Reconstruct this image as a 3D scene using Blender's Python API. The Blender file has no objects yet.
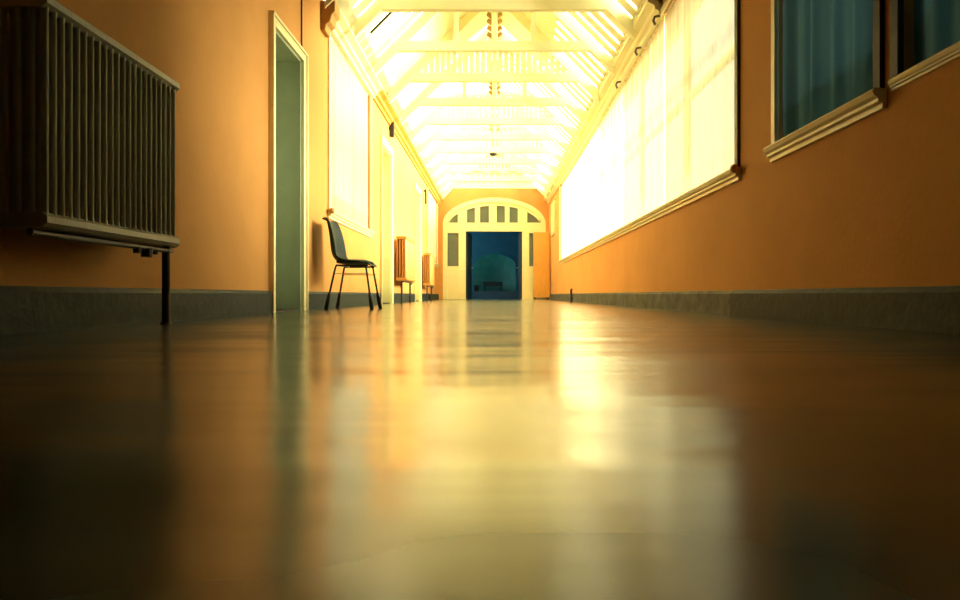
import bpy, bmesh, math, random
from mathutils import Vector, Matrix
random.seed(7)
PI = math.pi
SC = bpy.context.scene
COL = SC.collection

# ------------------------------------------------------------------ frame
F, VX, VY, CH = 640.0, 494.6, 295.0, 0.14       # focal length in pixels, vanishing point, lens height
XL, XR, YE = -1.75, 1.68, 19.8                  # wall planes, end wall
cam = bpy.data.cameras.new('camera')
cam.sensor_width = 36.0; cam.lens = 36.0 * F / 960.0
cam.shift_x = -(VX - 480) / 960.0
cam.shift_y = -(300 - VY) / 960.0
cam.clip_start = 0.02; cam.clip_end = 200
co = bpy.data.objects.new('camera', cam); COL.objects.link(co)
co.location = (0, 0, CH); co.rotation_euler = (PI / 2, 0, 0)
SC.camera = co
SC.view_settings.view_transform = 'Standard'
SC.view_settings.look = 'None'
SC.view_settings.gamma = 1
SC.view_settings.use_curve_mapping = False
SC.view_settings.exposure = 0.15
SC.cycles.max_bounces = 12
SC.cycles.diffuse_bounces = 6
SC.cycles.glossy_bounces = 4
SC.cycles.transparent_max_bounces = 16
SC.cycles.sample_clamp_indirect = 12
SC.cycles.caustics_reflective = False
SC.cycles.caustics_refractive = False

# ------------------------------------------------------------------ materials
def mat(name, col, rough=0.5, var=0.0, scale=8.0, bump=0.0, bscale=40.0, spec=0.5, metal=0.0, coat=0.0, stretch=(1, 1, 1), col2=None):
    m = bpy.data.materials.new(name); m.use_nodes = True
    nt = m.node_tree; b = nt.nodes['Principled BSDF']
    b.inputs['Base Color'].default_value = (*col, 1)
    b.inputs['Roughness'].default_value = rough
    b.inputs['Specular IOR Level'].default_value = spec
    b.inputs['Metallic'].default_value = metal
    b.inputs['Coat Weight'].default_value = coat
    tc = nt.nodes.new('ShaderNodeTexCoord'); mp = nt.nodes.new('ShaderNodeMapping')
    mp.inputs['Scale'].default_value = stretch
    nt.links.new(tc.outputs['Object'], mp.inputs['Vector'])
    if var or col2:
        n = nt.nodes.new('ShaderNodeTexNoise'); n.inputs['Scale'].default_value = scale
        n.inputs['Detail'].default_value = 6; n.inputs['Roughness'].default_value = 0.6
        nt.links.new(mp.outputs[0], n.inputs['Vector'])
        r = nt.nodes.new('ShaderNodeValToRGB')
        r.color_ramp.elements[0].position = 0.32; r.color_ramp.elements[1].position = 0.68
        c2 = col2 if col2 else tuple(c * (1 - var) for c in col)
        r.color_ramp.elements[0].color = (*c2, 1)
        r.color_ramp.elements[1].color = (*col, 1)
        nt.links.new(n.outputs['Fac'], r.inputs['Fac'])
        nt.links.new(r.outputs['Color'], b.inputs['Base Color'])
    if bump:
        n2 = nt.nodes.new('ShaderNodeTexNoise'); n2.inputs['Scale'].default_value = bscale
        n2.inputs['Detail'].default_value = 4
        nt.links.new(mp.outputs[0], n2.inputs['Vector'])
        bp = nt.nodes.new('ShaderNodeBump'); bp.inputs['Strength'].default_value = bump; bp.inputs['Distance'].default_value = 0.01
        nt.links.new(n2.outputs['Fac'], bp.inputs['Height'])
        nt.links.new(bp.outputs[0], b.inputs['Normal'])
    return m

M = {}
M['wall'] = mat('orange_wall_paint', (0.66, 0.33, 0.098), 0.75, 0.12, 1.6, 0.18, 34, 0.12)
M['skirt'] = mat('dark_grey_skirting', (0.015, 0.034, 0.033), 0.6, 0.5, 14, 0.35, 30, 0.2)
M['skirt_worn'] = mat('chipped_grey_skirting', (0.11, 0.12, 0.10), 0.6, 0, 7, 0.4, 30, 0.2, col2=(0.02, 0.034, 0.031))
M['cream'] = mat('cream_gloss_paint', (0.84, 0.76, 0.42), 0.35, 0.06, 5, 0.05, 20, 0.5)
M['roofw'] = mat('cream_roof_paint', (0.88, 0.84, 0.54), 0.5, 0.07, 4, 0.08, 26, 0.4)
M['grey'] = mat('grey_green_door_paint', (0.40, 0.47, 0.33), 0.45, 0.12, 6, 0.06, 30, 0.4)
M['trimdark'] = mat('dark_timber_and_shade', (0.10, 0.06, 0.03), 0.5, 0.3, 12, 0.1, 40)  # also stands in for shade on the long window's near casing
M['orange_trim'] = mat('orange_cornice_paint', (0.80, 0.30, 0.05), 0.5, 0.15, 9, 0.05, 30)
M['rad'] = mat('radiator_enamel', (0.40, 0.40, 0.29), 0.4, 0.15, 20, 0.05, 60, 0.5)
M['radfar'] = mat('orange_lit_radiator_enamel', (0.58, 0.24, 0.045), 0.45, 0.12, 20, 0.05, 60, 0.5)  # orange light and shade on cream radiators, put into the enamel colour
M['pipe'] = mat('dark_pipe_paint', (0.035, 0.03, 0.025), 0.45, 0.3, 30, 0.05, 60)
M['plastic'] = mat('black_green_plastic', (0.013, 0.034, 0.030), 0.5, 0.2, 30, 0.03, 120, 0.15)
M['steel'] = mat('black_painted_steel', (0.008, 0.010, 0.010), 0.4, 0.2, 30)
M['wire'] = mat('thin_bronze_wire', (0.45, 0.27, 0.09), 0.4, 0.2, 30, metal=0.4)
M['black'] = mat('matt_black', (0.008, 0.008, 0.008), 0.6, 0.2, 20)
M['darkceil'] = mat('dark_light_absorber', (0.030, 0.032, 0.026), 0.7, 0.3, 5, 0.1, 30)  # dark so the unseen near ceiling and back wall absorb light
M['hallwall'] = mat('teal_hall_paint', (0.03, 0.20, 0.28), 0.6, 0.2, 3, 0.1, 20)
M['alcove'] = mat('pale_teal_alcove_paint', (0.15, 0.30, 0.25), 0.7, 0.35, 3, 0.1, 20)
M['hallfloor'] = mat('blue_hall_floor', (0.02, 0.13, 0.20), 0.35, 0.2, 5)
M['orangedoor'] = mat('orange_varnished_wood', (0.72, 0.36, 0.06), 0.4, 0.2, 6, 0.05, 40, stretch=(8, 8, 1))
M['ground'] = mat('pale_gravel', (0.45, 0.42, 0.32), 0.9, 0.3, 30, 0.3, 60)
M['light_block'] = mat('light_block_paint', (0.06, 0.22, 0.28), 0.7, 0.2, 3)  # teal of the added block, to tint light behind the near curtains
M['bench'] = mat('dark_bench_wood', (0.012, 0.03, 0.04), 0.5, 0.3, 20)
M['ornament'] = mat('brown_carved_wood', (0.50, 0.27, 0.06), 0.55, 0.3, 40, 0.1, 60)

def glass(name, tint, frost=0.0):
    m = bpy.data.materials.new(name); m.use_nodes = True
    nt = m.node_tree; nt.nodes.clear()
    o = nt.nodes.new('ShaderNodeOutputMaterial')
    t = nt.nodes.new('ShaderNodeBsdfTransparent'); t.inputs['Color'].default_value = (*tint, 1)
    g = nt.nodes.new('ShaderNodeBsdfGlossy'); g.inputs['Roughness'].default_value = 0.05
    mx = nt.nodes.new('ShaderNodeMixShader'); mx.inputs[0].default_value = 0.06
    nt.links.new(t.outputs[0], mx.inputs[1]); nt.links.new(g.outputs[0], mx.inputs[2])
    last = mx
    if frost:
        d = nt.nodes.new('ShaderNodeBsdfDiffuse'); d.inputs['Color'].default_value = (0.16, 0.20, 0.15, 1)
        n = nt.nodes.new('ShaderNodeTexNoise'); n.inputs['Scale'].default_value = 9
        r = nt.nodes.new('ShaderNodeMapRange'); r.inputs['To Min'].default_value = frost - 0.1; r.inputs['To Max'].default_value = frost + 0.1
        nt.links.new(n.outputs['Fac'], r.inputs['Value'])
        m2 = nt.nodes.new('ShaderNodeMixShader')
        nt.links.new(r.outputs[0], m2.inputs[0]); nt.links.new(mx.outputs[0], m2.inputs[1]); nt.links.new(d.outputs[0], m2.inputs[2])
        last = m2
    nt.links.new(last.outputs[0], o.inputs['Surface'])
    return m
M['glass'] = glass('window_glass', (0.97, 0.98, 0.96))
M['dusty'] = glass('dusty_fanlight_glass', (0.7, 0.75, 0.65), 0.72)

def cloth(name, dcol, tcol, tw, trans):
    m = bpy.data.materials.new(name); m.use_nodes = True
    nt = m.node_tree; nt.nodes.clear()
    o = nt.nodes.new('ShaderNodeOutputMaterial')
    d = nt.nodes.new('ShaderNodeBsdfDiffuse'); d.inputs['Color'].default_value = (*dcol, 1)
    t = nt.nodes.new('ShaderNodeBsdfTranslucent'); t.inputs['Color'].default_value = (*tcol, 1)
    p = nt.nodes.new('ShaderNodeBsdfTransparent')
    m1 = nt.nodes.new('ShaderNodeMixShader'); m1.inputs[0].default_value = tw
    m2 = nt.nodes.new('ShaderNodeMixShader')
    tc = nt.nodes.new('ShaderNodeTexCoord')
    w = nt.nodes.new('ShaderNodeTexNoise'); w.inputs['Scale'].default_value = 240
    nt.links.new(tc.outputs['Object'], w.inputs['Vector'])
    r = nt.nodes.new('ShaderNodeMapRange'); r.inputs['To Min'].default_value = trans * 0.6; r.inputs['To Max'].default_value = trans * 1.4
    nt.links.new(w.outputs['Fac'], r.inputs['Value'])
    nt.links.new(r.outputs[0], m2.inputs[0])
    nt.links.new(d.outputs[0], m1.inputs[1]); nt.links.new(t.outputs[0], m1.inputs[2])
    nt.links.new(m1.outputs[0], m2.inputs[1]); nt.links.new(p.outputs[0], m2.inputs[2])
    nt.links.new(m2.outputs[0], o.inputs['Surface'])
    return m
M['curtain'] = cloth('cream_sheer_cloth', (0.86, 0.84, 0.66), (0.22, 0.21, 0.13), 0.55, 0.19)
M['curtain2'] = cloth('dimmed_first_panel_cloth', (0.60, 0.58, 0.40), (0.045, 0.043, 0.029), 0.35, 0.07)  # first panel: transmission cut to darken the near end
M['curtain4'] = cloth('dimmed_left_window_cloth', (0.68, 0.66, 0.50), (0.14, 0.135, 0.10), 0.45, 0.03)  # transmission cut so the left window throws less light nearby
M['curtain5'] = cloth('dimmed_third_panel_cloth', (0.84, 0.82, 0.62), (0.09, 0.086, 0.058), 0.45, 0.14)  # third panel, dimmed through its cloth colour for the near falloff
M['curtain3'] = cloth('dimmed_second_panel_cloth', (0.70, 0.67, 0.45), (0.05, 0.048, 0.032), 0.40, 0.10)  # second panel, dimmed the same way towards the near end
M['hem'] = cloth('thin_hem_cloth', (0.86, 0.84, 0.66), (0.8, 0.78, 0.55), 0.6, 0.55)
M['bluecurtain'] = cloth('shade_blue_sheer_cloth', (0.20, 0.42, 0.46), (0.22, 0.46, 0.50), 0.5, 0.08)  # cool shadow tint of the near windows, put into the dye

def floor_mat():
    m = bpy.data.materials.new('polished_floor'); m.use_nodes = True
    nt = m.node_tree; b = nt.nodes['Principled BSDF']
    tc = nt.nodes.new('ShaderNodeTexCoord')
    n = nt.nodes.new('ShaderNodeTexNoise'); n.inputs['Scale'].default_value = 1.4; n.inputs['Detail'].default_value = 3
    nt.links.new(tc.outputs['Object'], n.inputs['Vector'])
    r = nt.nodes.new('ShaderNodeValToRGB')
    r.color_ramp.elements[0].position = 0.3; r.color_ramp.elements[1].position = 0.7
    r.color_ramp.elements[0].color = (0.055, 0.078, 0.055, 1); r.color_ramp.elements[1].color = (0.085, 0.105, 0.070, 1)
    nt.links.new(n.outputs['Fac'], r.inputs['Fac']); nt.links.new(r.outputs[0], b.inputs['Base Color'])
    # worn polish: roughness varies
    n3 = nt.nodes.new('ShaderNodeTexNoise'); n3.inputs['Scale'].default_value = 1.2; n3.inputs['Detail'].default_value = 2
    mp3 = nt.nodes.new('ShaderNodeMapping'); mp3.inputs['Scale'].default_value = (0.5, 2.0, 1)
    nt.links.new(tc.outputs['Object'], mp3.inputs[0]); nt.links.new(mp3.outputs[0], n3.inputs['Vector'])
    mr = nt.nodes.new('ShaderNodeMapRange'); mr.inputs['To Min'].default_value = 0.13; mr.inputs['To Max'].default_value = 0.26
    nt.links.new(n3.outputs['Fac'], mr.inputs['Value']); nt.links.new(mr.outputs[0], b.inputs['Roughness'])
    b.inputs['IOR'].default_value = 1.55
    b.inputs['Specular IOR Level'].default_value = 0.6
    # gentle unevenness lying across the corridor
    mp = nt.nodes.new('ShaderNodeMapping'); mp.inputs['Scale'].default_value = (0.7, 3.2, 1)
    nt.links.new(tc.outputs['Object'], mp.inputs[0])
    n2 = nt.nodes.new('ShaderNodeTexNoise'); n2.inputs['Scale'].default_value = 1.6; n2.inputs['Detail'].default_value = 2; n2.inputs['Roughness'].default_value = 0.42
    nt.links.new(mp.outputs[0], n2.inputs['Vector'])
    def vm(op, a, b):
        v = nt.nodes.new('ShaderNodeVectorMath'); v.operation = op
        for k, q in enumerate((a, b)):
            if q is None: continue
            if isinstance(q, tuple): v.inputs[k].default_value = q
            else: nt.links.new(q, v.inputs[k])
        return v.outputs[0]
    t1 = vm('MULTIPLY', vm('SUBTRACT', n2.outputs['Color'], (0.5, 0.5, 0.5)), (0.02, 0.11, 0.0))
    mp4 = nt.nodes.new('ShaderNodeMapping'); mp4.inputs['Scale'].default_value = (1.6, 17.0, 1)
    nt.links.new(tc.outputs['Object'], mp4.inputs[0])
    n4 = nt.nodes.new('ShaderNodeTexNoise'); n4.inputs['Scale'].default_value = 1.0; n4.inputs['Detail'].default_value = 3
    nt.links.new(mp4.outputs[0], n4.inputs['Vector'])
    tilt = vm('ADD', t1, vm('MULTIPLY', vm('SUBTRACT', n4.outputs['Color'], (0.5, 0.5, 0.5)), (0.012, 0.09, 0.0)))
    nrm = vm('NORMALIZE', vm('ADD', tilt, (0.0, 0.0, 1.0)), None)
    nt.links.new(nrm, b.inputs['Normal'])
    return m
M['floor'] = floor_mat()

# ------------------------------------------------------------------ mesh helpers
def box(bm, a, b):
    (x0, y0, z0), (x1, y1, z1) = a, b
    x0, x1 = min(x0, x1), max(x0, x1); y0, y1 = min(y0, y1), max(y0, y1); z0, z1 = min(z0, z1), max(z0, z1)
    v = [bm.verts.new(p) for p in ((x0, y0, z0), (x1, y0, z0), (x1, y1, z0), (x0, y1, z0), (x0, y0, z1), (x1, y0, z1), (x1, y1, z1), (x0, y1, z1))]
    for f in ((3, 2, 1, 0), (4, 5, 6, 7), (0, 1, 5, 4), (1, 2, 6, 5), (2, 3, 7, 6), (3, 0, 4, 7)):
        bm.faces.new([v[i] for i in f])

def prism(bm, pts, axis, a, b):
    """extrude a closed 2-D outline along an axis (0 x, 1 y, 2 z) from a to b"""
    def P(p, t):
        return ((t, p[0], p[1]), (p[0], t, p[1]), (p[0], p[1], t))[axis]
    A = [bm.verts.new(P(p, a)) for p in pts]; B = [bm.verts.new(P(p, b)) for p in pts]
    n = len(pts)
    bm.faces.new(A); bm.faces.new(list(reversed(B)))
    for i in range(n):
        j = (i + 1) % n
        bm.faces.new((A[j], A[i], B[i], B[j]))

def tube(bm, pts, rad, seg=12, cap=True):
    """a round bar along a polyline; rad is a number or one per point"""
    pts = [Vector(p) for p in pts]; n = len(pts)
    rr = rad if isinstance(rad, (list, tuple)) else [rad] * n
    rings = []; up = None
    for i in range(n):
        t = (pts[min(i + 1, n - 1)] - pts[max(i - 1, 0)]).normalized()
        if up is None:
            up = Vector((0, 0, 1)) if abs(t.z) < 0.9 else Vector((1, 0, 0))
        u = (up - t * up.dot(t)).normalized(); w = t.cross(u); up = u
        rings.append([bm.verts.new(pts[i] + (u * math.cos(2 * PI * k / seg) + w * math.sin(2 * PI * k / seg)) * rr[i]) for k in range(seg)])
    for i in range(n - 1):
        for k in range(seg):
            j = (k + 1) % seg
            bm.faces.new((rings[i][k], rings[i][j], rings[i + 1][j], rings[i + 1][k]))
    if cap:
        bm.faces.new(list(reversed(rings[0]))); bm.faces.new(rings[-1])

def obj(name, bm, m, parent=None, loc=None, bevel=0.0, smooth=False):
    bmesh.ops.recalc_face_normals(bm, faces=bm.faces)
    if bevel:
        bmesh.ops.bevel(bm, geom=[e for e in bm.edges if len(e.link_faces) == 2 and e.calc_face_angle(0) > 0.5], offset=bevel, segments=2, affect='EDGES', profile=0.5)
    me = bpy.data.meshes.new(name); bm.to_mesh(me); bm.free()
    if smooth:
        for p in me.polygons: p.use_smooth = True
    me.materials.append(m)
    o = bpy.data.objects.new(name, me); COL.objects.link(o)
    if parent: o.parent = parent
    if loc: o.location = loc
    return o

def tag(o, label, cat, group=None, kind=None):
    o['label'] = label; o['category'] = cat
    if group: o['group'] = group
    if kind: o['kind'] = kind
    return o

def thing(name, label, cat, loc=(0, 0, 0), rz=0, group=None, kind=None):
    o = bpy.data.objects.new(name, None); COL.objects.link(o)
    o.location = loc; o.rotation_euler = (0, 0, rz); o.empty_display_size = 0.1
    return tag(o, label, cat, group, kind)

def bx(name, a, b, m, parent=None, bevel=0.0):
    bm = bmesh.new(); box(bm, a, b); return obj(name, bm, m, parent, None, bevel)

def dup(root, loc, label, rz=None, scale=None):
    r = root.copy(); COL.objects.link(r); r.location = loc; r['label'] = label
    if rz is not None: r.rotation_euler = (0, 0, rz)
    if scale: r.scale = scale
    for ch in list(root.children):
        c = ch.copy(); COL.objects.link(c); c.parent = r
        for g in list(ch.children):
            d = g.copy(); COL.objects.link(d); d.parent = c
    return r

# ------------------------------------------------------------------ openings
YB = -1.6                                     # closed end behind the camera
WT = 0.30                                     # wall thickness
ZW = 3.10                                     # top of side walls
# (y0, y1, z0, z1)
LEFT_OPEN = [(5.03, 5.80, 0, 2.27), (6.75, 8.98, 1.02, 2.96), (9.84, 10.76, 0, 2.50), (13.98, 14.92, 0, 2.50), (16.75, 19.45, 1.04, 2.96)]
RIGHT_OPEN = [(0.55, 2.64, 1.035, 2.62), (2.80, 3.80, 1.015, 2.62), (4.42, 16.35, 1.0, 2.955)]

def wall(name, x0, x1, opens):
    bm = bmesh.new(); y = YB
    for (a, b, z0, z1) in opens:
        box(bm, (x0, y, -0.05), (x1, a, ZW + 0.05))
        if z0 > 0: box(bm, (x0, a, -0.05), (x1, b, z0))
        box(bm, (x0, a, z1), (x1, b, ZW + 0.05)); y = b
    box(bm, (x0, y, -0.05), (x1, YE + 0.3, ZW + 0.05))
    return obj(name, bm, M['wall'])
o = wall('wall_left', XL - WT, XL, LEFT_OPEN); tag(o, 'orange plastered left wall with doors and two windows', 'wall', kind='structure')
o = wall('wall_right', XR, XR + WT, RIGHT_OPEN); tag(o, 'orange plastered right wall under the long curtained window', 'wall', kind='structure')

bm = bmesh.new(); bmesh.ops.create_grid(bm, x_segments=8, y_segments=40, size=0.5)
for v in bm.verts: v.co = Vector((v.co.x * 4.2 - 0.03, (v.co.y + 0.5) * (YE + 0.2 - YB) + YB, 0))
o = obj('floor', bm, M['floor']); tag(o, 'polished worn corridor floor with long reflections', 'floor', kind='structure')

# unseen end and ceiling, solid and dark to keep the near stretch dim
o = bx('wall_back', (XL - WT, YB - 0.2, -0.05), (XR + WT, YB, ZW + 0.05), M['darkceil']); tag(o, 'unseen closed end behind the viewer, dark to absorb light', 'wall', kind='structure')
o = bx('ceiling_near', (XL - WT, YB - 0.2, ZW), (XR + WT, 6.40, ZW + 0.12), M['darkceil']); tag(o, 'unseen flat ceiling, solid and dark to dim the near stretch', 'ceiling', kind='structure')

# ------------------------------------------------------------------ skirting
def skirting(name, wallx, inx, spans, label, mk='skirt'):
    bm = bmesh.new()
    s = 1 if inx > wallx else -1
    for (y0, y1, th) in spans:
        t = th * s
        prism(bm, [(wallx - 0.01 * s, 0), (wallx + t, 0), (wallx + t, 0.150), (wallx + t * 0.55, 0.172), (wallx - 0.01 * s, 0.175)], 1, y0, y1)
    o = obj(name, bm, M[mk]); tag(o, label, 'baseboard', kind='structure')
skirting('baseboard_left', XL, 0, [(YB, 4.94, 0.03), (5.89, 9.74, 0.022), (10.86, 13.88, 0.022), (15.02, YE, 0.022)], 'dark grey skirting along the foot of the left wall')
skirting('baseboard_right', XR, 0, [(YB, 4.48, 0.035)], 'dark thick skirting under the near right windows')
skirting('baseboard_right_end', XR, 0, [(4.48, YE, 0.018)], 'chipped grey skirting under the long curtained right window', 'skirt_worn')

# ------------------------------------------------------------------ doors in the left wall
def side_door(n, y0, y1, zt, label, aw=0.075, jm='grey'):
    root = thing('door_%d' % n, label, 'door', (XL, (y0 + y1) / 2, 0), kind='structure')
    w = (y1 - y0) / 2; d = -WT
    bm = bmesh.new()                         # reveal lining
    box(bm, (d, -w - 0.005, 0), (0.0, -w + 0.03, zt)); box(bm, (d, w - 0.03, 0), (0.0, w + 0.005, zt)); box(bm, (d, -w, zt - 0.03), (0, w, zt + 0.005))
    obj('door_jamb', bm, M[jm], root)
    bm = bmesh.new()
    for s in (-1, 1):
        ya, yb = sorted((s * (w - 0.012), s * (w + aw)))
        box(bm, (0.0, ya, 0), (0.028, yb, zt + aw)); 
        yc, yd = sorted((s * (w + aw - 0.022), s * (w + aw)))
        box(bm, (0.028, yc, 0), (0.042, yd, zt + aw))
    box(bm, (0.0, -w, zt - 0.012), (0.028, w, zt + aw)); box(bm, (0.028, -w - aw, zt + aw - 0.022), (0.042, w + aw, zt + aw))
    obj('architrave', bm, M['cream'], root, bevel=0.003)
    leaf = bx('door_leaf', (d + 0.01, -w + 0.03, 0.012), (d + 0.055, w - 0.03, zt - 0.032), M['grey'], root)
    bm = bmesh.new()
    for (a, b) in ((0.12, 0.95), (1.1, zt - 0.18)):
        for s in (-1, 1):
            ya, yb = sorted((s * 0.05, s * (w - 0.14)))
            box(bm, (d + 0.05, ya, a), (d + 0.062, yb, b))
    obj('panel_moulding', bm, M['grey'], leaf, bevel=0.004)
    bm = bmesh.new(); tube(bm, [(d + 0.05, -w + 0.10, 1.02), (d + 0.10, -w + 0.10, 1.02), (d + 0.105, -w + 0.21, 1.02)], 0.009)
    obj('door_handle', bm, M['steel'], leaf)
    bx('threshold', (d, -w, 0.0), (-0.01, w, 0.012), M['black'], root)
    return root
side_door(1, *LEFT_OPEN[0][:2], LEFT_OPEN[0][3], 'grey door in a deep cream framed recess, nearest on the left wall')
side_door(2, *LEFT_OPEN[2][:2], LEFT_OPEN[2][3], 'cream framed doorway behind the black chair, second on the left wall', 0.09, 'cream')
side_door(3, *LEFT_OPEN[3][:2], LEFT_OPEN[3][3], 'cream framed doorway between the two distant radiators', 0.09, 'cream')

# ------------------------------------------------------------------ windows
def window(n, side, y0, y1, z0, z1, nb, label, transom=2.1, sill=0.055, knob=True, edge=None, near=None):
    """side -1 left wall, +1 right wall; root sits at the inner wall face, x axis points out of the corridor after mirroring"""
    X = XR if side > 0 else XL
    root = thing('window_%d' % n, label, 'window', (X, (y0 + y1) / 2, z0), kind='structure')
    w = (y1 - y0) / 2; h = z1 - z0; s = side
    bm = bmesh.new(); a, b = 0.22 * s, 0.285 * s
    box(bm, (a, -w, 0), (b, -w + 0.06, h)); box(bm, (a, w - 0.06, 0), (b, w, h)); box(bm, (a, -w, h - 0.06), (b, w, h)); box(bm, (a, -w, 0), (b, w, 0.06))
    obj('window_frame', bm, M['cream'], root)
    bw = 2 * w / nb
    for i in range(1, nb):
        y = -w + i * bw
        bx('mullion', (a, y - 0.025, 0.05), (b, y + 0.025, h - 0.05), M['cream'], root)
    tz = transom - z0
    bx('transom', (a, -w + 0.05, tz - 0.022), (b, w - 0.05, tz + 0.022), M['cream'], root)
    for i in range(nb):
        bx('pane', (0.25 * s, -w + i * bw + 0.035, 0.05), (0.255 * s, -w + (i + 1) * bw - 0.035, h - 0.05), M['glass'], root)
    # moulded sill projecting into the corridor
    t = -sill * s
    bm = bmesh.new()
    hs = 0.075 if sill > 0.03 else 0.035
    prof = [(0.215 * s, 0.012), (0.215 * s, -0.02), (0.002 * s, -0.02), (0.002 * s, -hs), (t * 0.35, -hs), (t * 0.35, -hs * 0.7), (t * 0.7, -hs * 0.6), (t * 0.7, -0.03 * hs / 0.085 - 0.004), (t * 1.0, -0.022 * hs / 0.085), (t * 1.15, 0.0), (t * 1.0, 0.012)]
    prism(bm, prof, 1, -w - 0.06, w + 0.06)
    obj('window_sill', bm, M['cream'], root)
    # narrow casing up the sides and over the top
    bm = bmesh.new(); nb_ = bmesh.new()
    for q in (-1, 1):
        ya, yb = sorted((q * (w - 0.008), q * (w + 0.045)))
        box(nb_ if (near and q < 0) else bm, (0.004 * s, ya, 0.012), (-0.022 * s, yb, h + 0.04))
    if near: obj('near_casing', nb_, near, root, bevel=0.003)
    box(bm, (0.004 * s, -w, h - 0.008), (-0.022 * s, w, h + 0.04))
    obj('window_casing', bm, edge or M['cream'], root, bevel=0.003)
    if knob:
        bm = bmesh.new()
        bmesh.ops.create_uvsphere(bm, u_segments=14, v_segments=10, radius=0.03)
        bmesh.ops.translate(bm, verts=bm.verts, vec=(t * 0.9, -w - 0.07, 0.0))
        obj('sill_stop', bm, M['ornament'], root, smooth=True)
    return root
window(1, 1, *RIGHT_OPEN[2], 6, 'long window filling most of the right wall behind white curtains', near=M['trimdark'])  # near casing coloured dark in place of shade
window(2, 1, *RIGHT_OPEN[1], 1, 'dark window with a thick moulded cream sill on the right wall', knob=False, near=M['black'])  # black near casing: shade put into the colour of cream trim
window(3, 1, *RIGHT_OPEN[0], 2, 'dark window at the right edge with a thin sill', sill=0.02, knob=False, edge=M['black'])  # casing blackened to stand for shade
window(4, -1, *LEFT_OPEN[1], 2, 'bright curtained window on the left wall above the chair')
window(5, -1, *LEFT_OPEN[4], 2, 'bright distant window on the left wall next to the arched screen')

# ------------------------------------------------------------------ curtains
def curtain(side, y0, y1, z0, z1, m, label, group, hem=0.21, amp=0.018, wl=0.13, seed=1, off=0.027, hm=None):
    rnd = random.Random(seed)
    X = (XR if side > 0 else XL) + off * side
    n = max(16, int((y1 - y0) / 0.014)); nz = 14
    ph = [rnd.uniform(0, 6.28) for _ in range(4)]
    def dx(y, z):
        k = 2 * PI / wl; q = (z - z0) / (z1 - z0)
        f = 0.55 * math.sin(k * y + ph[0] + 0.9 * math.sin(k * 0.21 * y + ph[1])) + 0.45 * math.sin(k * 0.47 * y + ph[2] + 0.25 * q) + 0.18 * math.sin(k * 1.9 * y + ph[3])
        return amp * f * (0.65 + 0.35 * (1 - q))
    yc = (y0 + y1) / 2
    root = None
    def sheet(za, zb, nzz, o_):
        bm = bmesh.new(); g = []
        for j in range(nzz + 1):
            z = za + (zb - za) * j / nzz
            g.append([bm.verts.new((dx(y0 + (y1 - y0) * i / n, z) + o_ * side, y0 + (y1 - y0) * i / n - yc, z - z0)) for i in range(n + 1)])
        for j in range(nzz):
            for i in range(n):
                bm.faces.new((g[j][i], g[j][i + 1], g[j + 1][i + 1], g[j + 1][i]))
        return bm
    root = obj('curtain', sheet(z0, z1, nz, 0.0), m, None, (X, yc, z0), smooth=True)
    tag(root, label, 'curtain', group)
    obj('hem', sheet(z0 + 0.002, z0 + hem, 3, 0.006), hm or m, root, smooth=True)
    bm = bmesh.new(); tube(bm, [(0, y0 - yc, z1 - z0 - 0.012), (0, y1 - yc, z1 - z0 - 0.012)], 0.009, 8)
    obj('curtain_rod', bm, M['cream'], root)
    return root
y0, y1, z0, z1 = RIGHT_OPEN[2]
bay = (y1 - y0) / 6; ords = ['first', 'second', 'third', 'fourth', 'fifth', 'sixth']
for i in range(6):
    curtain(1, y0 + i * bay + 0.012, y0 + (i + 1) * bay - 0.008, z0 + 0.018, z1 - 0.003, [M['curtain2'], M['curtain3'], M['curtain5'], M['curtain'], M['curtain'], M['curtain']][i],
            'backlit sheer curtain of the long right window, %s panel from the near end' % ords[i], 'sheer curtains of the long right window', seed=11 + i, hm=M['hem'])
y0, y1, z0, z1 = RIGHT_OPEN[1]
curtain(1, y0 + 0.02, y1 - 0.02, z0 + 0.018, z1 - 0.01, M['bluecurtain'], 'shadowed blue grey curtain behind the thick moulded sill', 'dark curtains of the near right windows', seed=31, amp=0.026, wl=0.19)
y0, y1, z0, z1 = RIGHT_OPEN[0]
curtain(1, y0 + 0.01, y1 - 0.01, z0 + 0.018, z1 - 0.01, M['bluecurtain'], 'nearly black curtain in the window at the right edge', 'dark curtains of the near right windows', seed=33, amp=0.026, wl=0.19)
y0, y1, z0, z1 = LEFT_OPEN[1]; mid = (y0 + y1) / 2
curtain(-1, y0 + 0.01, mid - 0.004, z0 + 0.018, z1 - 0.01, M['curtain4'], 'white sheer curtain above the chair, half nearer the viewer', 'curtains of the left window', seed=41)
curtain(-1, mid + 0.004, y1 - 0.01, z0 + 0.018, z1 - 0.01, M['curtain4'], 'white sheer curtain above the chair, half farther from the viewer', 'curtains of the left window', seed=42)
y0, y1, z0, z1 = LEFT_OPEN[4]; mid = (y0 + y1) / 2
curtain(-1, y0 + 0.01, mid - 0.004, z0 + 0.018, z1 - 0.01, M['curtain'], 'white sheer curtain above the farther small radiator, nearer half', 'curtains of the distant left window', seed=43)
curtain(-1, mid + 0.004, y1 - 0.01, z0 + 0.018, z1 - 0.01, M['curtain'], 'white sheer curtain beside the arched screen, farther half', 'curtains of the distant left window', seed=44)

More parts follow.
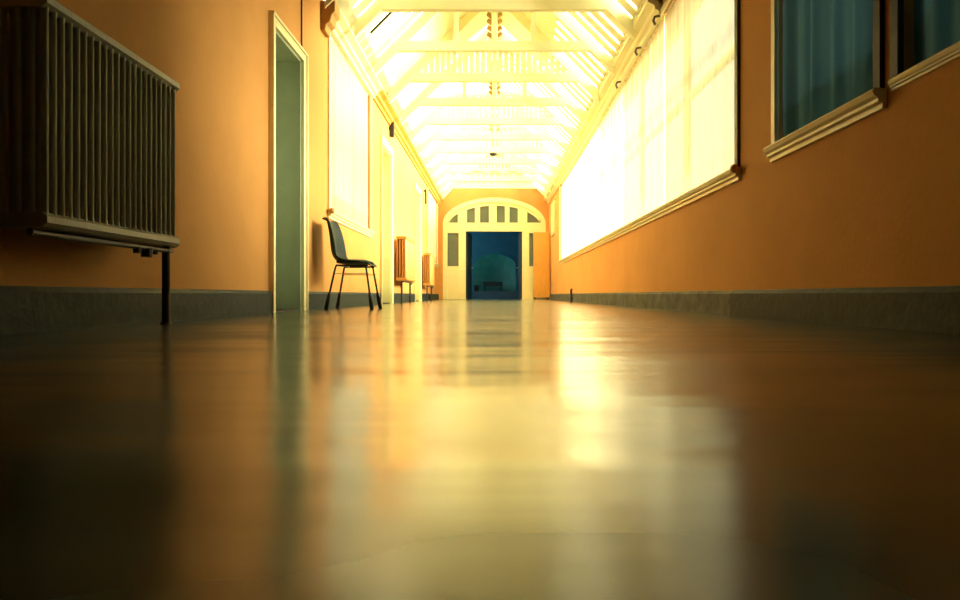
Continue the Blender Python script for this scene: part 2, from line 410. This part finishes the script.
# ------------------------------------------------------------------ roof
RY0, RY1 = 6.40, YE
ZR = 4.71                                     # inner roof plane: z = ZR - |x|
XG = 0.85                                     # upper glazing, added to let in more light, ends here
XE = 1.62                                     # eaves
T0, TP, NT = 7.10, 1.185, 11
def slope_piece(bm, s, ya, yb, t=0.04, x0=0.0, x1=XE):
    c = []
    for (x, dz) in ((x1, 0), (x0, 0), (x0, t * 1.414), (x1, t * 1.414)):
        c.append((s * x, ZR - x + dz))
    prism(bm, c, 1, ya, yb)
for s, nm, lab in ((-1, 'ceiling_left', 'left slope of the cream boarded roof with glazed strips'), (1, 'ceiling_right', 'right slope of the cream boarded roof with glazed strips')):
    bm = bmesh.new(); gl = bmesh.new()
    pitch = TP / 5; y = RY0
    k = 0
    while y < RY1 + 0.2:
        solid = (s < 0 and 8.45 < y < 11.2)
        near = y < 6.6; high = y > 10.4
        gap = 0.0 if (solid or near) else (0.075 if y < 8.4 else 0.085)
        slope_piece(bm, s, y, y + pitch - gap, 0.014, XG)
        if gap: slope_piece(gl, s, y + pitch - gap, y + pitch, 0.006, XG)
        if not high: slope_piece(bm, s, y, y + pitch, 0.04, 0.0, XG)
        else:
            slope_piece(bm, s, y, y + 0.15, 0.014, 0.0, XG)
            slope_piece(gl, s, y + 0.15, y + pitch, 0.006, 0.0, XG)
        y += pitch; k += 1
    slope_piece(bm, s, RY0, RY1 + 0.2, 0.05, 0.0, 0.10)
    slope_piece(bm, s, RY0, RY1 + 0.2, 0.05, XE - 0.10, XE + 0.08)
    o = obj(nm, bm, M['roofw']); tag(o, lab, 'ceiling', kind='structure')
    obj('glazing', gl, M['glass'], o)
# gable over the start of the glazed roof
bm = bmesh.new(); prism(bm, [(XL - WT, ZW), (XR + WT, ZW), (XR + WT, ZW + 0.02), (0, ZR + 0.1), (XL - WT, ZW + 0.02)], 1, RY0 - 0.12, RY0)
o = obj('wall_gable', bm, M['roofw']); tag(o, 'cream gable closing the near end of the glazed roof', 'wall', kind='structure')

# cornices
def cornice(name, s, ya, yb, m, label):
    X = XL if s < 0 else XR
    i = -s
    bm = bmesh.new()
    prism(bm, [(X - i * 0.02, 2.95), (X + i * 0.03, 2.95), (X + i * 0.04, 2.985), (X + i * 0.075, 3.0), (X + i * 0.085, 3.04), (X + i * 0.15, 3.075), (X + i * 0.15, 3.125), (X - i * 0.02, 3.125)], 1, ya, yb)
    o = obj(name, bm, m); tag(o, label, 'cornice', kind='structure'); return o
def dentils(o, s, ya, yb):
    X = XL if s < 0 else XR
    bm = bmesh.new(); y = ya
    while y < yb:
        box(bm, (X - s * 0.10, y, 3.125), (X - s * 0.16, y + 0.16, 3.150)); y += 0.237
    obj('wall_plate_block', bm, M['roofw'], o)
c = cornice('trim_1', -1, 6.62, 9.15, M['cream'], 'cream cornice above the left window'); dentils(c, -1, 6.62, 9.15)
c = cornice('trim_2', -1, 9.15, YE, M['orange_trim'], 'orange cornice running along the distant left wall'); dentils(c, -1, 9.2, YE)
c = cornice('trim_3', 1, 6.40, YE, M['cream'], 'cream cornice above the long right window'); dentils(c, 1, 6.4, YE)
# carved block where the left cornice starts
bm = bmesh.new(); prism(bm, [(0, -0.14), (0.05, -0.14), (0.06, -0.08), (0.10, -0.05), (0.12, 0.02), (0.15, 0.05), (0.15, 0.16), (0, 0.16)], 1, -0.10, 0.10)
o = obj('cornice_bracket', bm, M['ornament'], None, (XL, 6.52, 2.94), 0.008); tag(o, 'brown carved bracket at the near end of the left cornice', 'bracket')

# trusses
def truss(kind, label, y, first):
    root = thing('roof_truss', label, 'truss', (0, y, 3.29), group='cream roof trusses')
    hw = 1.24; d = 0.13; t = 0.035
    bm = bmesh.new()
    box(bm, (-hw - 0.10, -t, 0), (hw + 0.10, t, d))
    obj('collar_beam', bm, M['roofw'], root, bevel=0.006)
    for s in (-1, 1):
        bm = bmesh.new()
        # underside z = hw - |x|, top at the roof boards
        pts = [(s * 1.55, hw - 1.55), (s * 0.0, hw), (s * 0.0, hw + 0.178), (s * 1.55, hw - 1.55 + 0.178)]
        prism(bm, pts, 1, -t * 0.98, t * 0.98)
        obj('rafter', bm, M['roofw'], root)
    if kind == 0:
        # posts, braces and a carved centre piece standing on the collar
        bm = bmesh.new(); box(bm, (-0.035, -0.03, d), (0.035, 0.03, hw + 0.03)); obj('king_post', bm, M['roofw'], root, bevel=0.004)
        for s in (-1, 1):
            bm = bmesh.new(); box(bm, (s * 0.50 - 0.03, -0.025, d), (s * 0.50 + 0.03, 0.025, hw - 0.50 + 0.02)); obj('queen_post', bm, M['roofw'], root)
            bm = bmesh.new()
            for q in range(4):
                z = d + 0.04 + q * 0.085
                prism(bm, [(s * 0.04, z), (s * 0.105, z + 0.045), (s * 0.085, z + 0.085), (s * 0.04, z + 0.06)], 1, -0.02, 0.02)
            obj('carved_leaf', bm, M['ornament'], root)
    else:
        bm = bmesh.new(); x = -1.02
        while x < 1.03:
            wz = hw - abs(x) + 0.02
            prism(bm, [(x - 0.030, d - 0.02), (x + 0.030, d - 0.02), (x + 0.030, min(0.55, wz)), (x - 0.030, min(0.55, wz))], 1, -0.012, 0.012)
            x += 0.085
        obj('slat_screen', bm, M['roofw'], root)
        if 1.24 - 0.55 > 0: bx('upper_rail', (-0.71, -0.03, 0.53), (0.71, 0.03, 0.60), M['roofw'], root)
    return root
names = ['nearest of the row', 'second from the viewer', 'third from the viewer', 'fourth from the viewer', 'fifth from the viewer', 'sixth from the viewer', 'seventh from the viewer', 'eighth from the viewer', 'ninth from the viewer', 'second last before the arched end', 'last before the arched end']
for i in range(NT):
    k = 0 if i % 2 else 1
    r = truss(k, ('cream roof truss with carved posts on its collar, ' if k == 0 else 'cream roof truss with a slatted screen on its collar, ') + names[i], T0 + i * TP, False)
    if i == 8:
        for x in (-0.44, 0.0, 0.44):
            bx('dark_slot', (x - 0.13, -0.040, 0.03), (x + 0.13, -0.0345, 0.055), M['ornament'], r)
# smoke detector under the seventh collar
bm = bmesh.new(); tube(bm, [(0, 0, 0), (0, 0, -0.03), (0, 0, -0.055)], [0.085, 0.085, 0.06], 20)
o = obj('smoke_detector', bm, M['pipe'], None, (-0.03, T0 + 6 * TP, 3.29)); tag(o, 'small dark round fitting under a distant roof truss', 'ceiling fitting')
# black bar standing in for the dark gap of an open vent
bm = bmesh.new(); box(bm, (0, -0.012, -0.012), (0.58, 0.012, 0.012))
for v in bm.verts: v.co = Matrix.Rotation(-PI / 4, 3, 'Y') @ v.co
o = obj('vent_gap_bar', bm, M['black'], None, (-1.46, 7.52, ZR - 1.46 - 0.03)); tag(o, 'thin dark vent gap drawn as a bar on the left roof slope', 'bar')

# ------------------------------------------------------------------ end wall, arched screen
AX, A_HW, A_SP, A_B = -0.01, 1.56, 2.34, 0.78
def arch_pts(cx, a, zs, b, n=36):
    return [(cx + a * math.cos(PI - PI * i / n), zs + b * math.sin(PI - PI * i / n)) for i in range(n + 1)]
def arch_wall(name, y0, y1, m, xl, xr, top, cx, a, zs, b):
    bm = bmesh.new()
    ap = arch_pts(cx, a, zs, b)
    for y in (y0, y1):
        pass
    # left pier, right pier, spandrels as strips
    box(bm, (xl, y0, -0.05), (cx - a, y1, zs)); box(bm, (cx + a, y0, -0.05), (xr, y1, zs))
    def tz(x): return top(x)
    def col(xa, za, xb, zb):
        prism(bm, [(xa, za), (xb, zb), (xb, tz(xb)), (xa, tz(xa))], 1, y0, y1)
    col(xl, zs, cx - a, zs); col(cx + a, zs, xr, zs)
    for (p, q) in zip(ap[:-1], ap[1:]):
        if abs(p[0] - q[0]) > 1e-4: col(p[0], p[1], q[0], q[1])
    bmesh.ops.remove_doubles(bm, verts=bm.verts, dist=1e-4)
    return obj(name, bm, m)
o = arch_wall('wall_end', YE, YE + 0.25, M['wall'], XL - WT, XR + WT, lambda x: max(ZW + 0.05, ZR + 0.06 - abs(x)), AX, A_HW, A_SP, A_B)
tag(o, 'orange end wall around the arched timber screen', 'wall', kind='structure')

scr = thing('door_4', 'cream arched timber screen with fanlights around the open double doorway', 'door', (AX, YE + 0.02, 0), kind='structure')
DL, DR, DT = -0.885, 0.865, 2.11
bm = bmesh.new()
th0, th1 = 0.0, 0.09
# arch ring
n = 40
oa = arch_pts(0, A_HW + 0.03, A_SP, A_B + 0.03, n); ia = arch_pts(0, A_HW - 0.11, A_SP, A_B - 0.10, n)
for i in range(n):
    prism(bm, [oa[i], oa[i + 1], ia[i + 1], ia[i]], 1, -0.03, th1)
for s in (-1, 1):
    xa, xb = sorted((s * (A_HW + 0.03), s * (A_HW - 0.11))); box(bm, (xa, -0.03, 0), (xb, th1, A_SP))
bmesh.ops.remove_doubles(bm, verts=bm.verts, dist=1e-4)
obj('arch_frame', bm, M['cream'], scr)
bx('transom', (-A_HW + 0.1, th0, DT), (A_HW - 0.1, th1, 2.38), M['cream'], scr, 0.006)
for xa, xb in ((DL - 0.22, DL), (DR, DR + 0.22)):
    bx('door_post', (xa, th0, 0), (xb, th1, DT), M['cream'], scr, 0.006)
# fanlight bars and panes
lights = [(-1.42, -1.13), (-0.85, -0.60), (-0.44, -0.165), (0.075, 0.33), (0.47, 0.73), (1.02, 1.40)]
def azi(x): return A_SP + (A_B - 0.10) * math.sqrt(max(0, 1 - (x / (A_HW - 0.11)) ** 2))
edges = [-1.44] + [e for l in lights for e in l][1:-1] + [1.44]
for i in range(1, len(edges) - 2, 2):
    xa, xb = edges[i], edges[i + 1]
    bm = bmesh.new(); prism(bm, [(xa, 2.37), (xb, 2.37), (xb, azi(xb) + 0.03), (xa, azi(xa) + 0.03)], 1, th0, th1)
    obj('fanlight_bar', bm, M['cream'], scr)
for (xa, xb) in lights:
    k = 8
    # solid rim above so that each light ends below the arch
    tops = [(xa + (xb - xa) * i / k) for i in range(k + 1)]
    bm = bmesh.new(); prism(bm, [(xa, 2.37), (xb, 2.37)] + [(x, max(2.375, azi(x) + 0.01)) for x in reversed(tops)], 1, 0.045, 0.052)
    obj('fanlight_pane', bm, M['dusty'], scr)
    bm = bmesh.new(); prism(bm, [(x, max(2.372, azi(x) - 0.11)) for x in tops] + [(x, azi(x) + 0.03) for x in reversed(tops)], 1, th0 + 0.002, th1 - 0.002)
    obj('fanlight_rim', bm, M['cream'], scr)
for s in (-1, 1):
    if s < 0: xa, xb = -A_HW + 0.10, DL - 0.22
    else: xa, xb = DR + 0.22, A_HW - 0.10
    bx('side_panel', (xa, th0 + 0.01, 0), (xb, th1 - 0.01, 1.02), M['cream'], scr)
    bm = bmesh.new(); box(bm, (xa, th0 + 0.005, 0.0), (xb, th1, 0.12)); box(bm, (xa, th0 + 0.005, 0.97), (xb, th1, 1.03)); box(bm, (xa, th0 + 0.005, 2.06), (xb, th1, 2.12))
    obj('side_rail', bm, M['cream'], scr)
    bx('side_light', (xa, 0.045, 1.02), (xb, 0.052, 2.08), M['dusty'], scr)
# leaves, folded open into the dark hall beyond
for s, hx in ((-1, DL), (1, DR)):
    bm = bmesh.new(); box(bm, (-0.022, 0, 0.01), (0.022, 0.86, DT - 0.01))
    lf = obj('door_leaf', bm, M['bench'], scr); lf.location = (hx - s * 0.03, th1 + 0.01, 0); lf.rotation_euler = (0, 0, s * math.radians(2.5) if s > 0 else math.radians(-7))
    bm = bmesh.new(); tube(bm, [(-s * 0.02, 0.78, 1.02), (-s * 0.07, 0.78, 1.02), (-s * 0.07, 0.66, 1.02)], 0.012); obj('door_handle', bm, M['cream'], lf)

# tall orange cupboard in the corner
cb = thing('tall_cupboard', 'tall narrow orange wooden cupboard in the far right corner', 'cupboard', (1.43, 19.42, 0))
bx('carcass', (-0.245, -0.18, 0.06), (0.225, 0.20, 2.03), M['orangedoor'], cb, 0.005)
dr = bx('cupboard_door', (-0.245, -0.20, 0.07), (0.225, -0.182, 2.02), M['orangedoor'], cb, 0.004)
bm = bmesh.new(); tube(bm, [(-0.19, -0.20, 1.0), (-0.19, -0.235, 1.0), (-0.19, -0.235, 1.10), (-0.19, -0.20, 1.10)], 0.006); obj('handle', bm, M['steel'], dr)
for x in (-0.21, 0.19):
    for y in (-0.15, 0.17): bx('foot', (x - 0.025, y - 0.025, 0), (x + 0.025, y + 0.025, 0.06), M['trimdark'], cb)

# narrow pale board high on the right wall near the corner
o = bx('wall_panel', (-0.045, -0.45, 0), (0.0, 0.45, 0.92), M['cream'], None, 0.006); o.location = (XR, 18.15, 1.84); tag(o, 'narrow pale board fixed high on the right wall near the far corner', 'panel')
# pipe stub by the right skirting
bm = bmesh.new(); tube(bm, [(0, 0, 0), (0, 0, 0.25), (0.02, 0, 0.27)], 0.022, 12); tube(bm, [(0, 0, 0.05), (0, 0, 0.09)], 0.034, 12)
o = obj('pipe_stub', bm, M['pipe'], None, (XR - 0.06, 13.55, 0)); tag(o, 'short dark pipe standing against the right skirting', 'pipe')

# ------------------------------------------------------------------ dark hall beyond
HY0, HY1 = YE + 0.25, 26.0
o = bx('floor_hall', (-3.2, YE + 0.2, -0.06), (3.2, HY1 + 2.0, -0.001), M['hallfloor']); tag(o, 'dark blue floor of the hall beyond the doorway', 'floor', kind='structure')
bm = bmesh.new(); box(bm, (-3.4, HY0 - 0.05, -0.05), (-3.2, HY1 + 2.0, 4.0)); o = obj('wall_hall_left', bm, M['hallwall']); tag(o, 'dark teal left wall of the hall beyond', 'wall', kind='structure')
bm = bmesh.new(); box(bm, (3.2, HY0 - 0.05, -0.05), (3.4, HY1 + 2.0, 4.0)); o = obj('wall_hall_right', bm, M['hallwall']); tag(o, 'dark teal right wall of the hall beyond', 'wall', kind='structure')
bm = bmesh.new(); box(bm, (-3.4, YE + 0.05, -0.05), (XL - WT, YE + 0.25, 4.0)); box(bm, (XR + WT, YE + 0.05, -0.05), (3.4, YE + 0.25, 4.0)); box(bm, (-2.05, YE + 0.255, 3.16), (1.98, YE + 0.30, 4.0)); o = obj('wall_hall_front', bm, M['hallwall']); tag(o, 'teal wall of the hall on either side of the arched screen', 'wall', kind='structure')
o = bx('ceiling_hall', (-3.4, HY0 - 0.05, 3.4), (3.4, HY1 + 2.0, 3.6), M['hallwall']); tag(o, 'dark ceiling of the hall beyond the doorway', 'ceiling', kind='structure')
o = arch_wall('wall_hall_end', HY1, HY1 + 0.2, M['hallwall'], -3.3, 3.3, lambda x: 3.5, 0.0, 0.93, 1.30, 0.56); tag(o, 'dark teal end wall of the hall pierced by an arched alcove', 'wall', kind='structure')
bm = bmesh.new(); ap = arch_pts(0, 0.93, 1.30, 0.56, 24); ap2 = arch_pts(0, 0.85, 1.30, 0.49, 24)
for i in range(24): prism(bm, [ap[i], ap[i + 1], ap2[i + 1], ap2[i]], 1, HY1 - 0.03, HY1 + 0.1)
for s in (-1, 1):
    xa, xb = sorted((s * 0.93, s * 0.85)); box(bm, (xa, HY1 - 0.03, 0.3), (xb, HY1 + 0.1, 1.3))
o = obj('trim_4', bm, M['hallwall']); tag(o, 'moulded arch around the pale alcove in the hall', 'moulding', kind='structure')
o = bx('wall_alcove', (-1.4, HY1 + 1.0, 0.0), (1.4, HY1 + 1.1, 2.4), M['alcove']); tag(o, 'pale teal back of the alcove in the hall', 'wall', kind='structure')
o = bx('floor_platform', (-1.4, HY1 - 0.25, 0.0), (1.4, HY1 + 1.0, 0.29), M['hallfloor']); tag(o, 'raised dark platform under the alcove in the hall', 'floor', kind='structure')
bn = thing('bench', 'low dark bench standing in the alcove of the hall', 'bench', (-0.07, HY1 + 0.35, 0.29))
bx('seat', (-0.40, -0.2, 0.20), (0.40, 0.2, 0.27), M['bench'], bn, 0.01); bx('backrest', (-0.40, 0.16, 0.27), (0.40, 0.2, 0.40), M['bench'], bn, 0.01)
for x in (-0.34, 0.34): 
    for y in (-0.15, 0.15): bx('leg', (x - 0.03, y - 0.03, 0), (x + 0.03, y + 0.03, 0.2), M['bench'], bn)
bn = thing('storage_box', 'small dark square box beside the bench in the hall', 'box', (-0.74, HY1 + 0.30, 0.29))
bx('box_body', (-0.1, -0.1, 0), (0.1, 0.1, 0.22), M['bench'], bn, 0.008); bx('lid', (-0.11, -0.11, 0.222), (0.11, 0.11, 0.255), M['bench'], bn, 0.006)

# ------------------------------------------------------------------ radiators
def radiator(label, loc, nsec, pitch, m, depth=0.185, H=0.79, zb=0.37, tw=0.0085, near_leg=True):
    """origin at the near end of the wall side on the floor; runs along +y, front at x=depth"""
    root = thing('radiator', label, 'radiator', loc, group='column radiators on the left wall')
    bm = bmesh.new()
    cols = 4; hh = 0.05
    for c in range(cols):
        x = depth * (c + 0.5) / cols
        # tube with flared ends
        prof = [(zb + hh * 0.55, 1.9), (zb + hh * 0.9, 1.5), (zb + hh * 1.35, 1.0), (zb + H - hh * 1.35, 1.0), (zb + H - hh * 0.9, 1.5), (zb + H - hh * 0.55, 1.9)]
        rings = []
        for (z, f) in prof:
            rings.append([bm.verts.new((x + 0.0112 * (0.7 + 0.3 * f) * math.cos(2 * PI * k / 12), min(tw * f, pitch * 0.49) * math.sin(2 * PI * k / 12), z)) for k in range(12)])
        for i in range(len(rings) - 1):
            for k in range(12):
                j = (k + 1) % 12; bm.faces.new((rings[i][k], rings[i][j], rings[i + 1][j], rings[i + 1][k]))
    for (a, b) in ((zb, zb + hh), (zb + H - hh, zb + H)):
        prism(bm, [(0.004, a + 0.012), (0.018, a), (depth - 0.018, a), (depth, a + 0.014), (depth, b - 0.014), (depth - 0.018, b), (0.018, b), (0.004, b - 0.012)], 1, -pitch * 0.5, pitch * 0.49)
    s0 = obj('section', bm, m, root); s0.location = (0, pitch * 0.5, 0)
    for i in range(1, nsec):
        s = s0.copy(); COL.objects.link(s); s.parent = root; s.location = (0, pitch * (i + 0.5), 0)
    L = nsec * pitch
    for y in ((pitch * 1.5, L - pitch * 0.5) if near_leg else (L - pitch * 0.5,)):
        bm = bmesh.new(); lx = depth * (0.5 if near_leg else 0.70); tube(bm, [(lx, y, 0), (lx, y, 0.012), (lx, y, 0.014), (lx, y, zb + 0.005)], [0.024, 0.024, 0.018, 0.018], 14)
        obj('leg', bm, M['pipe'], root)
    bm = bmesh.new(); tube(bm, [(depth * 0.72, -0.01, zb - 0.018), (depth * 0.72, L + 0.02, zb - 0.018)], 0.013, 10); obj('supply_pipe', bm, M['pipe'], root)
    bm = bmesh.new(); tube(bm, [(depth * 0.8, L - 0.005, zb + 0.026), (depth * 0.8, L + 0.018, zb + 0.026), (depth * 0.8, L + 0.03, zb + 0.026)], [0.03, 0.03, 0.018], 14); obj('end_plug', bm, M['pipe'], root)
    for y, r in ((L * 0.70, 0.016), (L * 0.785, 0.024), (L * 0.86, 0.014)):
        bm = bmesh.new(); tube(bm, [(depth * 0.72, y, zb - 0.022), (depth * 0.72, y, zb - 0.022 - r * 1.6)], r, 10)
        obj('drain_valve', bm, M['pipe'], root)
    bm = bmesh.new(); tube(bm, [(-0.055, L * 0.5, zb + H * 0.7), (0.03, L * 0.5, zb + H * 0.7)], 0.012, 8); obj('wall_bracket', bm, M['pipe'], root)
    return root
radiator('large dark column radiator nearest the viewer on the left wall', (XL + 0.062, 2.15, 0), 22, 0.0412, M['rad'], near_leg=False)
radiator('small orange-lit column radiator between the second and third left doorways', (XL + 0.062, 10.92, 0), 22, 0.054, M['radfar'], H=0.76, zb=0.385, tw=0.021)
radiator('farthest orange-lit column radiator, under the distant left window', (XL + 0.062, 15.05, 0), 22, 0.050, M['radfar'], H=0.76, zb=0.365, tw=0.019)

# ------------------------------------------------------------------ chair
ch = thing('shell_chair', 'black plastic shell chair on thin steel legs against the left wall', 'chair', (-1.375, 6.33, 0))
# side profile (x forward, z up) from the top of the back to the front edge of the seat, with half width and dish depth
prof = [(-0.272, 0.865, 0.155, 0.03), (-0.266, 0.877, 0.185, 0.035), (-0.252, 0.835, 0.200, 0.045), (-0.238, 0.75, 0.210, 0.06), (-0.228, 0.66, 0.218, 0.07), (-0.220, 0.58, 0.222, 0.075),
        (-0.205, 0.515, 0.226, 0.07), (-0.165, 0.468, 0.228, 0.055), (-0.10, 0.448, 0.230, 0.04), (-0.03, 0.445, 0.230, 0.028), (0.05, 0.450, 0.228, 0.018), (0.115, 0.452, 0.222, 0.01), (0.160, 0.442, 0.210, 0.004), (0.178, 0.424, 0.19, 0.0)]
bm = bmesh.new(); NU = 16; g = []
for i, (x, z, hwid, dish) in enumerate(prof):
    p0 = prof[max(i - 1, 0)]; p1 = prof[min(i + 1, len(prof) - 1)]
    tx, tz_ = p1[0] - p0[0], p1[1] - p0[1]; l = math.hypot(tx, tz_); nx, nz_ = -tz_ / l, tx / l       # normal towards the sitter
    if nx < 0 and nz_ < 0: nx, nz_ = -nx, -nz_
    row = []
    for k in range(NU + 1):
        u = -1 + 2 * k / NU
        e = dish * (abs(u) ** 2.6)
        row.append(bm.verts.new((x + nx * e, hwid * u, z + nz_ * e)))
    g.append(row)
for i in range(len(prof) - 1):
    for k in range(NU):
        bm.faces.new((g[i][k], g[i][k + 1], g[i + 1][k + 1], g[i + 1][k]))
# split into backrest and seat is not wanted: one moulded shell
sh = obj('shell', bm, M['plastic'], ch, smooth=True)
md = sh.modifiers.new('thick', 'SOLIDIFY'); md.thickness = 0.016; md.offset = 0
md = sh.modifiers.new('sub', 'SUBSURF'); md.levels = 1; md.render_levels = 2
# cushion pad of the seat
bm = bmesh.new()
bmesh.ops.create_grid(bm, x_segments=14, y_segments=14, size=1)
top = list(bm.verts)
for v in top:
    u, w = v.co.x, v.co.y
    rr = max(abs(u), abs(w)); 
    cu = u * math.sqrt(1 - 0.28 * w * w); cw = w * math.sqrt(1 - 0.28 * u * u)
    v.co = Vector((0.0 + 0.180 * cu, 0.205 * cw, 0.464 + 0.026 * (1 - rr ** 4)))
sp = obj('seat_pad', bm, M['plastic'], ch, smooth=True)
md = sp.modifiers.new('thick', 'SOLIDIFY'); md.thickness = 0.020; md.offset = -1
md = sp.modifiers.new('sub', 'SUBSURF'); md.levels = 1; md.render_levels = 1
# frame under the seat
bm = bmesh.new()
for y in (-0.17, 0.17):
    tube(bm, [(-0.155, y, 0.425), (0.155, y, 0.425)], 0.010)
for x in (-0.10, 0.11):
    tube(bm, [(x, -0.175, 0.422), (x, 0.175, 0.422)], 0.009)
obj('seat_frame', bm, M['steel'], ch)
for x, fx in ((-0.150, -0.235), (0.135, 0.205)):
    for y, fy in ((-0.17, -0.225), (0.17, 0.225)):
        bm = bmesh.new(); tube(bm, [(x * 0.9, y, 0.432), (x * 1.03, y * 1.03, 0.41), (fx, fy, 0.0)], 0.0095, 12)
        lg = obj('leg', bm, M['steel'], ch, smooth=True)
        bm = bmesh.new(); q = 0.30
        a = Vector((fx, fy, 0.0)); b = Vector((x * 1.03, y * 1.03, 0.41)); c_ = a.lerp(b, 0.42)
        tube(bm, [a, a.lerp(b, 0.34), c_], [0.0205, 0.018, 0.0105], 12)
        obj('foot_sleeve', bm, M['steel'], lg, smooth=True)
for y in (-0.182, 0.182):
    bm = bmesh.new(); tube(bm, [(-0.168, y, 0.345), (0.168, y, 0.345)], 0.004, 8); obj('stretcher', bm, M['wire'], ch)

# ------------------------------------------------------------------ small wall fittings
bm = bmesh.new(); tube(bm, [(0, 0, 0), (0, 0, 0.78)], 0.007, 8); 
o = obj('cable_conduit', bm, M['pipe'], None, (XL + 0.008, 5.78, 2.345)); tag(o, 'thin dark cable running up the wall above the nearest door', 'cable')
sg = thing('projecting_box', 'black box projecting high on the left wall past the bright window', 'wall box', (XL, 10.62, 2.76))
bx('mounting_arm', (0, -0.02, 0.12), (0.025, 0.02, 0.16), M['black'], sg); bx('box_body', (0.015, -0.045, 0), (0.085, 0.045, 0.28), M['black'], sg, 0.006)
sg = thing('projecting_bracket', 'thin dark bar hanging high on the left wall near the distant window', 'wall bracket', (XL, 15.75, 2.38))
bx('mounting_arm', (0, -0.015, 0.30), (0.05, 0.015, 0.34), M['pipe'], sg); bx('hanging_bar', (0.035, -0.02, 0), (0.075, 0.02, 0.36), M['pipe'], sg)

for y, lab in ((6.43, 'small dark curtain bracket under the right cornice, nearest the viewer'), (7.25, 'small dark curtain bracket under the right cornice, second of three'), (8.41, 'small dark curtain bracket under the right cornice, farthest of three')):
    bm = bmesh.new(); tube(bm, [(0, 0, 0), (-0.05, 0, -0.01), (-0.065, 0, -0.05), (-0.045, 0, -0.09)], 0.014, 8)
    o = obj('curtain_bracket', bm, M['trimdark'], None, (XR - 0.02, y, 2.945)); tag(o, lab, 'bracket', 'curtain brackets under the right cornice')

# ------------------------------------------------------------------ outside
bm = bmesh.new()
for a, b in (((-30, -12), (-2.05, 50)), ((1.98, -12), (30, 50))):
    box(bm, (a[0], a[1], -0.5), (b[0], b[1], -0.3))
o = obj('ground', bm, M['ground']); tag(o, 'pale gravel ground outside the corridor', 'ground', kind='structure')
# added shell and upper block, keeping sky light off the near right windows
bm = bmesh.new()
box(bm, (XR + WT, -2.0, 3.4), (4.8, 4.40, 8.0)); box(bm, (4.6, -2.0, -0.3), (4.8, 4.40, 3.4)); box(bm, (XR + WT, -2.0, -0.3), (4.8, -1.8, 3.4)); box(bm, (XR + WT, 4.20, -0.3), (4.8, 4.40, 3.4))
box(bm, (XR + WT, -2.0, 3.12), (4.8, 4.40, 3.4)); box(bm, (XR + WT, -2.0, -0.3), (4.8, 4.40, -0.02))
o = obj('wall_light_block', bm, M['light_block']); tag(o, 'added teal light-blocking shell behind the near right windows', 'wall', kind='structure')

# ------------------------------------------------------------------ light
w = bpy.data.worlds.new('overcast_sky'); SC.world = w; w.use_nodes = True
bg = w.node_tree.nodes['Background']
bg.inputs['Color'].default_value = (1.0, 0.92, 0.66, 1); bg.inputs['Strength'].default_value = 8.2
def area(name, loc, rot, sx, sy, e, col):
    l = bpy.data.lights.new(name, 'AREA'); l.shape = 'RECTANGLE'; l.size = sx; l.size_y = sy; l.energy = e; l.color = col
    o = bpy.data.objects.new(name, l); COL.objects.link(o); o.location = loc; o.rotation_euler = rot
    return o
# hazy low sun from the right, a little from behind
sl = bpy.data.lights.new('sun', 'SUN'); sl.energy = 118.0; sl.angle = math.radians(34); sl.color = (1.0, 0.88, 0.60)
so = bpy.data.objects.new('sun', sl); COL.objects.link(so)
el, az = math.radians(9), math.radians(-2)
so.rotation_euler = Vector((-math.cos(el) * math.cos(az), math.cos(el) * math.sin(az), -math.sin(el))).to_track_quat('-Z', 'Y').to_euler()
so.location = (12, 2, 6)
# added cool fill lights, one in the hall, one behind the near windows
area('hall_fill', (-3.1, 23.6, 2.0), (0, -PI / 2, 0), 1.6, 1.6, 55, (0.55, 0.85, 1.0))
area('near_window_fill', (4.5, 2.6, 2.0), (0, PI / 2, 0), 1.4, 1.4, 15, (0.62, 0.92, 0.9))
